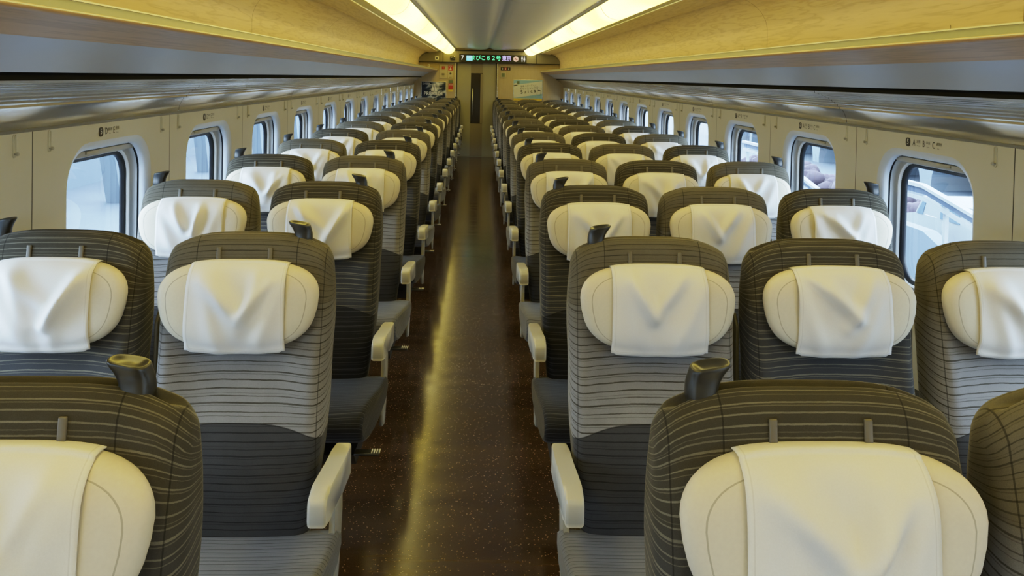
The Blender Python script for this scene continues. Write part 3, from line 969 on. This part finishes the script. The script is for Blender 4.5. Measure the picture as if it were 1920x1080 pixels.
# transom: dark arched panel carrying the display
arch = [(1.398, 1.868)] + smooth_curve([(1.396, 1.90), (1.37, 1.955), (1.32, 2.005), (1.24, 2.045), (1.12, 2.066), (1.0, 2.074)], 5)
poly = [(XC + h, z) for h, z in arch] + [(XC + .66, 2.118), (XC - .66, 2.118)] + [(XC - h, z) for h, z in arch[::-1]]
bm = bmesh.new(); prism(poly, 'Y', YE - .10, YE + .001, bm)
tr = from_bm('trim_%d' % tn, bm, M['panel'], kind='structure', smooth=False); tn += 1
bm = bmesh.new()
box_bm(2.78, .006, .012, (XC, YE - .103, 1.868), bm=bm)
for x in (-.745, 1.095): box_bm(.010, .004, .20, (x, YE - .101, 1.965), bm=bm)
box_bm(1.36, .05, .022, (XC, YE - .10, 2.108), bm=bm)
from_bm('trim_%d' % tn, bm, M['gap'], kind='structure', smooth=False); tn += 1

YS = YE - .10
def px2(x, y, Y):      # photo pixel on the end plane -> world x,z (design-time calibration of the camera)
    d = Vector(((x - 960) / 1500., -(y - 180) / 1500., 1.))
    w = CR * d.x + CU * d.y + CF * d.z
    t = Y / w.y
    return w.x * t, 1.595 + w.z * t
yaw, pitch, roll = .03972, .02328, .02014
CF = Vector((sin(yaw) * cos(pitch), cos(yaw) * cos(pitch), -sin(pitch)))
_r = Vector((cos(yaw), -sin(yaw), 0)); _u = _r.cross(CF)
CR = _r * cos(roll) + _u * sin(roll); CU = CR.cross(CF)

sg = empty('display_sign', (0, YS, 0), label='black LED display above the door showing car 7, train name in green and destination', cat='sign')
zc = 1.958
x0, _ = px2(861, 108, YS); x1, _ = px2(987.5, 109, YS)
from_bm('display_board', box_bm(x1 - x0, .02, .150, ((x0 + x1) / 2, -.010, zc), .003), M['black'], sg, smooth=False)
def tx(p): return px2(p, 108, YS)[0]
text_obj('car_number', '7', .125, M['led_white'], sg, (tx(867), -.0215, zc + .004), sx=.95)
bm = bmesh.new(); box_bm(.118, .002, .10, (tx(880.3), -.0215, zc), bm=bm); from_bm('service_badge', bm, M['led_cyan'], sg, smooth=False)
text_obj('train_name', 'まびこ６２号', .107, M['led_green'], sg, (tx(911), -.0235, zc + .002), sx=.93, offset=.001)
bl = text_obj('service_text', '自由席', .036, M['led_white'], sg, (tx(880.3), -.0240, zc + .018))
text_obj('destination', '東京', .115, M['led_purple'], sg, (tx(950), -.0215, zc + .002), sx=.80, offset=.0012)
bm = cyl_bm(.052, .003, 'Y', (tx(967.3), -.0215, zc), 28); from_bm('no_smoking_disc', bm, M['led_orange'], sg, smooth=False)
bm = bmesh.new(); box_bm(.07, .002, .012, (0, 0, 0), bm=bm)
from_bm('no_smoking_bar', bm, M['red'], sg, loc=(tx(967.3), -.0245, zc), rot=(0, .75, 0), smooth=False)
bm = bmesh.new(); box_bm(.055, .002, .014, (0, 0, 0), bm=bm)
from_bm('cigarette', bm, M['black'], sg, loc=(tx(967.3), -.0240, zc - .004), smooth=False)
for dx, sk in ((-.022, 1), (.022, -1)):
    bm = bmesh.new()
    cyl_bm(.011, .002, 'Y', (0, 0, .042), 14, bm=bm)
    pts = [(-.016, .027), (.016, .027), (.008, -.02), (.006, -.052), (-.006, -.052), (-.008, -.02)] if sk > 0 else [(-.010, .027), (.010, .027), (.018, -.02), (.006, -.02), (.006, -.052), (-.006, -.052), (-.006, -.02), (-.018, -.02)]
    prism(pts, 'Y', -.001, .001, bm)
    from_bm('toilet_figure', bm, M['led_white'], sg, loc=(tx(981) + dx, -.0215, zc), smooth=False)

def plate(name, x0, y0, x1, y1, mat, label, cat, Y=YE, th=.012, bev=.003):
    a = px2(x0, y0, Y); b = px2(x1, y1, Y)
    o = empty(name, ((a[0] + b[0]) / 2, Y, (a[1] + b[1]) / 2), label=label, cat=cat)
    w, h = abs(b[0] - a[0]), abs(a[1] - b[1])
    from_bm('plate', box_bm(w, th, h, (0, -th / 2, 0), bev), mat, o, smooth=False)
    return o, w, h
o, w, h = plate('emergency_cover', 824, 121, 838, 147.5, M['box_cream'], 'cream cover plate with red square mark and three slots left of door', 'cover plate')
from_bm('red_mark', box_bm(.058, .003, .062, (0, -.0135, h / 2 - .065)), M['red'], o, smooth=False)
text_obj('exclamation', '!', .06, M['white_ink'], o, (0, -.0155, h / 2 - .065))
bm = bmesh.new()
for k in range(3): box_bm(.055, .003, .010, (0, -.0135, -h / 2 + .05 + k * .024), bm=bm)
from_bm('slot', bm, M['ink'], o, smooth=False)
o, w, h = plate('emergency_buzzer', 840, 122, 849.5, 148, M['box_cream'], 'beige emergency call panel with red hand sign beside the door', 'call panel')
from_bm('red_sign', box_bm(.092, .003, .10, (0, -.0135, h / 2 - .055)), M['red'], o, smooth=False)
text_obj('sign_text', 'SOS', .030, M['white_ink'], o, (0, -.0155, h / 2 - .025))
bm = bmesh.new()
prism([(-.018, -.02), (-.02, .0), (-.008, .004), (-.006, .028), (.004, .028), (.005, .006), (.02, .0), (.016, -.022)], 'Y', -.001, .001, bm)
from_bm('hand_mark', bm, M['white_ink'], o, loc=(0, -.0155, h / 2 - .072), smooth=False)
from_bm('button', cyl_bm(.020, .008, 'Y', (0, -.015, -.03), 20), M['fold_arm'], o)
from_bm('caption', box_bm(.05, .002, .006, (0, -.013, -h / 2 + .03)), M['ink'], o, smooth=False)
o, w, h = plate('extinguisher_notice', 841, 150, 849, 172, M['green_plate'], 'small notice with green, red and yellow bands under the emergency panel', 'notice')
from_bm('red_band', box_bm(w, .003, h * .52, (0, -.0135, -.01)), M['red'], o, smooth=False)
from_bm('yellow_band', box_bm(w, .003, h * .17, (0, -.0138, -h / 2 + h * .085)), M['yellow'], o, smooth=False)
text_obj('notice_text', '消火器', .026, M['white_ink'], o, (0, -.016, .020))
o, w, h = plate('wall_switch', 802, 120, 806, 125, M['white_mark'], 'tiny pale square switch just above the left rack end', 'switch')
from_bm('rocker', box_bm(.02, .004, .03, (0, -.013, 0), .002), M['box_cream'], o, smooth=False)
o, w, h = plate('camera_notice', 816, 105.5, 822.5, 112.5, M['white_mark'], 'white pictogram sticker on the dark arch left of the display', 'sticker', Y=YS, th=.003, bev=0)
from_bm('camera_symbol', box_bm(.035, .002, .028, (0, -.004, 0), .004), M['ink'], o, smooth=False)
o, w, h = plate('security_camera', 844, 105.5, 852.5, 112.5, M['black'], 'small black security camera on the arch beside the display', 'camera', Y=YS, th=.03, bev=.006)
from_bm('lens', cyl_bm(.018, .008, 'Y', (-.01, -.034, 0), 16), M['dark_glass'], o)
from_bm('highlight_cap', box_bm(.012, .006, .012, (w / 2 - .008, -.032, h / 2 - .008)), M['chrome'], o, smooth=False)
# three small pictogram plates right of the door
o, w, h = plate('pictogram_row', 939, 126, 957, 132, M['black'], 'row of three small dark pictogram plates right of the door', 'notice', th=.006, bev=0)
for k, (t, mt) in enumerate((('A', 'ink'), ('B', 'red'), ('T', 'ink'))):
    from_bm('pictogram', box_bm(.052, .003, .05, ((k - 1) * .060, -.0075, 0)), M[mt], o, smooth=False)
    bm = bmesh.new(); cyl_bm(.006, .002, 'Y', (0, 0, .013), 10, bm=bm); prism([(-.012, .004), (.012, .004), (.006, -.018), (-.006, -.018)], 'Y', -.001, .001, bm)
    from_bm('figure', bm, M['white_ink'], o, loc=((k - 1) * .060, -.0105, 0), smooth=False)
o, w, h = plate('thermometer', 938.5, 135.5, 948, 146, M['box_cream'], 'small cream framed green indicator box right of the door', 'indicator', th=.02)
from_bm('indicator_window', box_bm(w * .62, .004, h * .68, (0, -.021, 0)), M['green_plate'], o, smooth=False)

# posters
def image_mat_left():
    m, nt, b = new_mat('dark_mountain_print')
    tc = N(nt, 'ShaderNodeTexCoord')
    sep = N(nt, 'ShaderNodeSeparateXYZ'); nt.links.new(tc.outputs['Object'], sep.inputs[0])
    f = noise(nt, tc.outputs['Object'], 7, 6, .65, (1, 1, 2.2))
    peak = math_node(nt, 'SUBTRACT', .13, math_node(nt, 'ABSOLUTE', math_node(nt, 'SUBTRACT', sep.outputs[0], .05)))
    k = math_node(nt, 'ADD', f, math_node(nt, 'MULTIPLY', peak, .8))
    c = ramp(nt, k, [(.40, (.010, .016, .035)), (.52, (.035, .055, .085)), (.58, (.30, .33, .34)), (.68, (.75, .74, .66))])
    nt.links.new(c, b.inputs['Base Color']); b.inputs['Roughness'].default_value = .25
    return m
o, w, h = plate('poster', 789.5, 152, 836.5, 192.5, M['chrome'], 'framed dark blue poster with snowy mountain and the word PREMIUM', 'poster', th=.012)
from_bm('print', box_bm(w - .03, .003, h - .03, (0, -.0135, 0)), image_mat_left(), o, smooth=False)
text_obj('headline', 'PREMIUM', .098, M['led_white'] if False else M['white_mark'], o, (-.005, -.0158, -.035), sx=.92, offset=.001)
text_obj('caption', '山の信州', .045, M['white_mark'], o, (-w / 2 + .105, -.0158, h / 2 - .05), sx=.8)
bm = bmesh.new()
prism([(-.06, -.02), (-.035, .10), (-.02, .04), (-.005, .12), (.0, .12), (.0, -.02)], 'Y', -.001, .001, bm)
prism([(.01, .12), (.03, .04), (.05, .01), (.06, -.02), (.01, -.02)], 'Y', -.001, .001, bm)
from_bm('emblem', bm, M['white_mark'], o, loc=(.01, -.0160, .04), smooth=False)
o, w, h = plate('poster', 962.5, 149, 1017, 190.5, M['chrome'], 'framed pale poster reading Suica with a yellow strip along its bottom', 'poster', th=.012)
paper = plain('cream_poster_paper', (.62, .62, .52), .35, var=.02); blue = plain('pale_blue_print', (.25, .42, .52), .35)
from_bm('print', box_bm(w - .02, .003, h - .02, (0, -.0135, 0)), blue, o, smooth=False)
bm = bmesh.new(); W2, H2 = w / 2 - .012, h / 2 - .012
prism([(-W2, H2 - .10), (W2, H2 - .01), (W2, -H2 + .14), (-W2, -H2 + .05)], 'Y', -.0165, -.0155, bm)
prism([(-W2, H2 - .07), (-W2 + .10, H2 - .04), (-W2 + .06, H2 - .11), (-W2, H2 - .12)], 'Y', -.0165, -.0155, bm)
from_bm('white_band', bm, paper, o, smooth=False)
from_bm('yellow_strip', box_bm(2 * W2, .002, .045, (0, -.0162, -H2 + .0225)), M['yellow'], o, smooth=False)
text_obj('strip_text', '●───────────●────────', .018, M['ink'], o, (0, -.0178, -H2 + .023))
for t, x, z, sz in (('簡単 スピーディー', .01, .095, .040), ('キャッシュレスは', .02, .045, .048)):
    text_obj('slogan', t, sz, M['ink'], o, (x, -.0175, z), rot=(pi / 2, -.12, 0), sx=.95)
for k, ch in enumerate('Suica'):
    x = -.125 + k * .065
    text_obj('brand_letter', ch, .10, M['ink'] if k in (0, 1, 4) else M['fold_arm'], o, (x, -.0175, -.035 + k * .008), rot=(pi / 2, -.12, 0), offset=.0015)
from_bm('green_card', box_bm(.05, .002, .055, (-W2 + .085, -.0175, H2 - .045)), M['green_plate'], o, smooth=False)
bm = bmesh.new()
for dx, dz, sw, sh in ((0, .075, .07, .004), (0, -.075, .07, .004), (-.035, 0, .004, .15), (.035, 0, .004, .15), (0, .02, .05, .014)):
    box_bm(sw, .001, sh, (dx, 0, dz), bm=bm)
from_bm('phone_outline', bm, M['ink'], o, loc=(W2 - .06, -.0178, -.015), rot=(0, .10, 0), smooth=False)

# ------------------------------------------------------------------ the seats
KINDS = {'LW': (X_LW, 0, -1, 0), 'LA': (X_LA, 1, 1, -1), 'RA': (X_RA, -1, -1, 1), 'RM': (X_RM, 0, 0, 1), 'RW': (X_RW, 0, 1, 0)}
PROTO = {}
for kd, (x, arm, hd, fo) in KINDS.items():
    for st in ('light', 'dark'):
        PROTO[kd, st] = [make_seat(st, arm, hd, fo, lever=(kd == 'LA')), False]
ORD = ['nearest', 'second', 'third', 'fourth', 'fifth', 'sixth', 'seventh', 'eighth', 'ninth', 'tenth', 'eleventh', 'twelfth', 'thirteenth', 'fourteenth', 'farthest']
WHERE = {'LW': 'window seat in the left pair', 'LA': 'aisle seat in the left pair', 'RA': 'aisle seat in the right trio', 'RM': 'middle seat in the right trio', 'RW': 'window seat in the right trio'}
CPOOL = [1, 2, 0, 4, 2, 5]
ci = 0
for n in range(15):
    for kd in ('LW', 'LA', 'RA', 'RM', 'RW'):
        if n == 0 and kd in ('LW', 'RW'): continue
        par = {'LW': 1, 'LA': 0, 'RA': 0, 'RM': 1, 'RW': 0}[kd]
        st = 'light' if (n + par) % 2 == 1 else 'dark'
        pr = PROTO[kd, st]
        if not pr[1]: o = pr[0]; pr[1] = True
        else: o = copy_tree(pr[0])
        o.location = (KINDS[kd][0], rowY(n), 0)
        row = ORD[n] + ' row' + (' from the camera' if n < 14 else ' at the end wall')
        col = 'pale grey striped' if st == 'light' else 'dark charcoal striped'
        tag(o, f'{col} {WHERE[kd]}, {row}', 'seat', 'striped train seats in rows either side of the aisle')
        for ch in o.children:
            for g in ch.children:
                if g.name.startswith('headrest_cover'): g.data = ME_COV[CPOOL[ci % 6]]; ci += 1

# ------------------------------------------------------------------ outside
GZ = -1.1
ext = {k: plain(k, c, .7, var=.15, scale=1.2) for k, c in dict(
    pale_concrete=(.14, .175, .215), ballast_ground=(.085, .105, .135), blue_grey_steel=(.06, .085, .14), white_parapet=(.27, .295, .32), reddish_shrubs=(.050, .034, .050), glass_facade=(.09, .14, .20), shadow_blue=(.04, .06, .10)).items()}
bm = bmesh.new(); bm.faces.new([bm.verts.new(p) for p in ((-60, -30, GZ), (60, -30, GZ), (60, 70, GZ), (-60, 70, GZ))])
from_bm('ground', bm, ext['ballast_ground'], kind='structure', smooth=False)


def yz_slab(name, pts, X, th, mat, parent=None, smooth=False):
    bm = bmesh.new(); prism(pts, 'X', X, X + th, bm)
    return from_bm(name, bm, mat, parent, smooth=smooth)
# right: stairs with parapets, arched viaduct, shrubs, a parked van
for nm, dy, lab in (('stair_parapet', 0, 'pale blue sloping stair parapet outside the nearest right window'), ('stair_parapet', 6.2, 'pale sloping stair parapet farther along outside the right windows')):
    o = empty(nm, (0, dy, 0), label=lab, cat='stair parapet', group='stair parapets beside the track')
    yz_slab('coping', [(11.7, .27), (10.55, .27), (7.0, -.38), (7.0, -.43), (10.5, .22), (11.7, .22)], 5.95, .09, ext['white_parapet'], o)
    yz_slab('rail_band', [(11.7, .22), (10.5, .22), (7.0, -.43), (7.0, -.52), (10.5, .13), (11.7, .13)], 6.0, .05, ext['blue_grey_steel'], o)
    yz_slab('lower_rail', [(11.7, .09), (10.5, .09), (7.0, -.56), (7.0, -.60), (10.5, .05), (11.7, .05)], 5.97, .06, ext['white_parapet'], o)
    yz_slab('lower_wall', [(11.7, -.36), (10.5, -.36), (8.4, -1.02), (8.4, GZ), (11.7, GZ)], 5.98, .2, ext['pale_concrete'], o)
    for y in (11.6, 10.1, 8.6):
        from_bm('post', box_bm(.06, .05, 1.3, (6.06, y, -.55), .01), ext['white_parapet'], o, smooth=False)
va = empty('viaduct', label='distant arched viaduct with pale columns beyond the right hand platform', cat='viaduct')
yz_slab('deck', [(2, .62), (40, .62), (40, .28), (2, .28)], 11.5, 2.0, ext['white_parapet'], va)
for k in range(9):
    y = 5 + k * 3.4
    bm = bmesh.new(); pts = [(y - 1.9, .30), (y + 1.9, .30)]
    arc = [(y + 1.45 * cos(a), -.95 + 1.05 * sin(a)) for a in [pi * i / 12 for i in range(13)]]
    prism([(y - 1.7, .29), (y + 1.7, .29), (y + 1.7, GZ), (y + 1.45, GZ)] + arc + [(y - 1.45, GZ), (y - 1.7, GZ)], 'X', 11.6, 13.2, bm)
    from_bm('arch', bm, ext['pale_concrete'], va, smooth=False)
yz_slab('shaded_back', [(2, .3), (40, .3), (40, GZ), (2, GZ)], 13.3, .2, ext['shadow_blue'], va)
ob = empty('station_building', label='pale blue station building with window bands beyond the viaduct', cat='building')
from_bm('wall', box_bm(3, 60, 7.2, (22, 25, 2.5)), ext['pale_concrete'], ob, smooth=False)
for k in range(14):
    from_bm('window_band', box_bm(.1, 3.1, .9, (20.45, 2 + 3.8 * k, 1.5)), ext['glass_facade'], ob, smooth=False)
rnd = random.Random(3)
for k in range(7):
    bm = bmesh.new()
    for j in range(16):
        c = Vector((rnd.uniform(-.5, .5), rnd.uniform(-.9, .9), rnd.uniform(.1, .35)))
        bmesh.ops.create_icosphere(bm, subdivisions=2, radius=rnd.uniform(.12, .26), matrix=Matrix.Translation(c))
    for v in bm.verts: v.co += Vector((rnd.uniform(-.03, .03), rnd.uniform(-.03, .03), rnd.uniform(-.03, .03)))
    o = from_bm('shrub', bm, ext['reddish_shrubs'], loc=(8.6 + .3 * (k % 2), 9.5 + 2.4 * k, GZ))
    tag(o, 'reddish shrub growing by the stairs outside the right hand windows', 'shrub', 'reddish shrubs by the stairs')
vn = empty('parked_van', (7.6, 12.2, GZ), label='white parked van outside the nearest right hand window', cat='van')
bm = bmesh.new(); prism([(-.95, .18), (.95, .18), (.95, .55), (.62, .62), (.40, .92), (-.95, .92)], 'X', -.42, .42, bm)
from_bm('body', bm, ext['white_parapet'], vn, smooth=False)
bm = bmesh.new(); prism([(.40, .62), (.58, .62), (.38, .86), (.30, .86)], 'X', -.43, .43, bm); box_bm(.86, .5, .22, (0, -.35, .74), bm=bm)
from_bm('window', bm, ext['glass_facade'], vn, smooth=False)
for y in (-.6, .6): from_bm('wheel', cyl_bm(.18, .90, 'X', (0, y, .18), 20), ext['shadow_blue'], vn)
sb = empty('notice_board', (6.9, 11.9, GZ), label='small white and turquoise notice board standing near the parked van', cat='notice board')
from_bm('panel', box_bm(.03, .30, .26, (0, 0, .58)), ext['white_parapet'], sb, smooth=False)
from_bm('post', box_bm(.03, .03, .46, (0, 0, .23)), ext['blue_grey_steel'], sb, smooth=False)
# left: low station structure with slanted supports and overhead pipes
lb = empty('platform_building', label='pale blue platform building with slanted supports outside the left windows', cat='building')
yz_slab('wall', [(3, 1.6), (60, 1.6), (60, GZ), (3, GZ)], -9.2, -.3, ext['white_parapet'], lb)
yz_slab('dado', [(3, -.35), (60, -.35), (60, GZ), (3, GZ)], -9.1, -.12, ext['pale_concrete'], lb)
for k in range(11):
    y = 8.7 + 2.6 * k
    yz_slab('slanted_support', [(y - .10, GZ), (y + .22, GZ), (y - .28, .30), (y - .55, .30)], -7.2, -.3, ext['pale_concrete'], lb)
    yz_slab('panel', [(y + .5, -.2), (y + 1.9, -.2), (y + 1.9, .18), (y + .5, .18)], -9.05, -.1, ext['glass_facade'], lb)
for z, r, x in ((.30, .045, -7.0), (.42, .06, -7.1), (.10, .03, -6.8)):
    from_bm('pipe', tube_bm([(x, 3, z), (x, 30, z), (x, 60, z)], r, 10), ext['pale_concrete'] if z < .4 else ext['blue_grey_steel'], lb)
# ------------------------------------------------------------------ light
w = bpy.data.worlds.new('sky'); SC.world = w; w.use_nodes = True
nt = w.node_tree; bg = nt.nodes['Background']
bg.inputs[0].default_value = (.62, .80, 1.0, 1); bg.inputs[1].default_value = 13.0

# ------------------------------------------------------------------ camera
cam = bpy.data.cameras.new('camera'); co = bpy.data.objects.new('camera', cam); COL.objects.link(co)
cam.sensor_width = 36; cam.sensor_fit = 'HORIZONTAL'; cam.lens = 36 * 1500 / 1920.
cam.shift_x = 0; cam.shift_y = -360 / 1920.; cam.clip_start = .02; cam.clip_end = 300
mw = Matrix((CR, CU, -CF)).transposed().to_4x4(); mw.translation = (0, 0, 1.595)
co.matrix_world = mw
SC.camera = co
SC.view_settings.view_transform = 'Standard'
SC.view_settings.look = 'None'
SC.view_settings.exposure = 0.0
# soft highlight shoulder, as a phone camera renders bright lamps and windows
vs_ = SC.view_settings; vs_.use_curve_mapping = True
cm = vs_.curve_mapping; cm.white_level = (6, 6, 6); cm.clip_max_x = 1; cm.clip_max_y = 1
cc = cm.curves[3]
for x, y in ((.03 / 6, .025), (.10 / 6, .098), (.18 / 6, .19), (.35 / 6, .36), (.7 / 6, .60), (1.3 / 6, .80), (2.6 / 6, .93)): cc.points.new(x, y)
cm.update()
SC.cycles.max_bounces = 7; SC.cycles.diffuse_bounces = 4; SC.cycles.glossy_bounces = 3; SC.cycles.transparent_max_bounces = 6
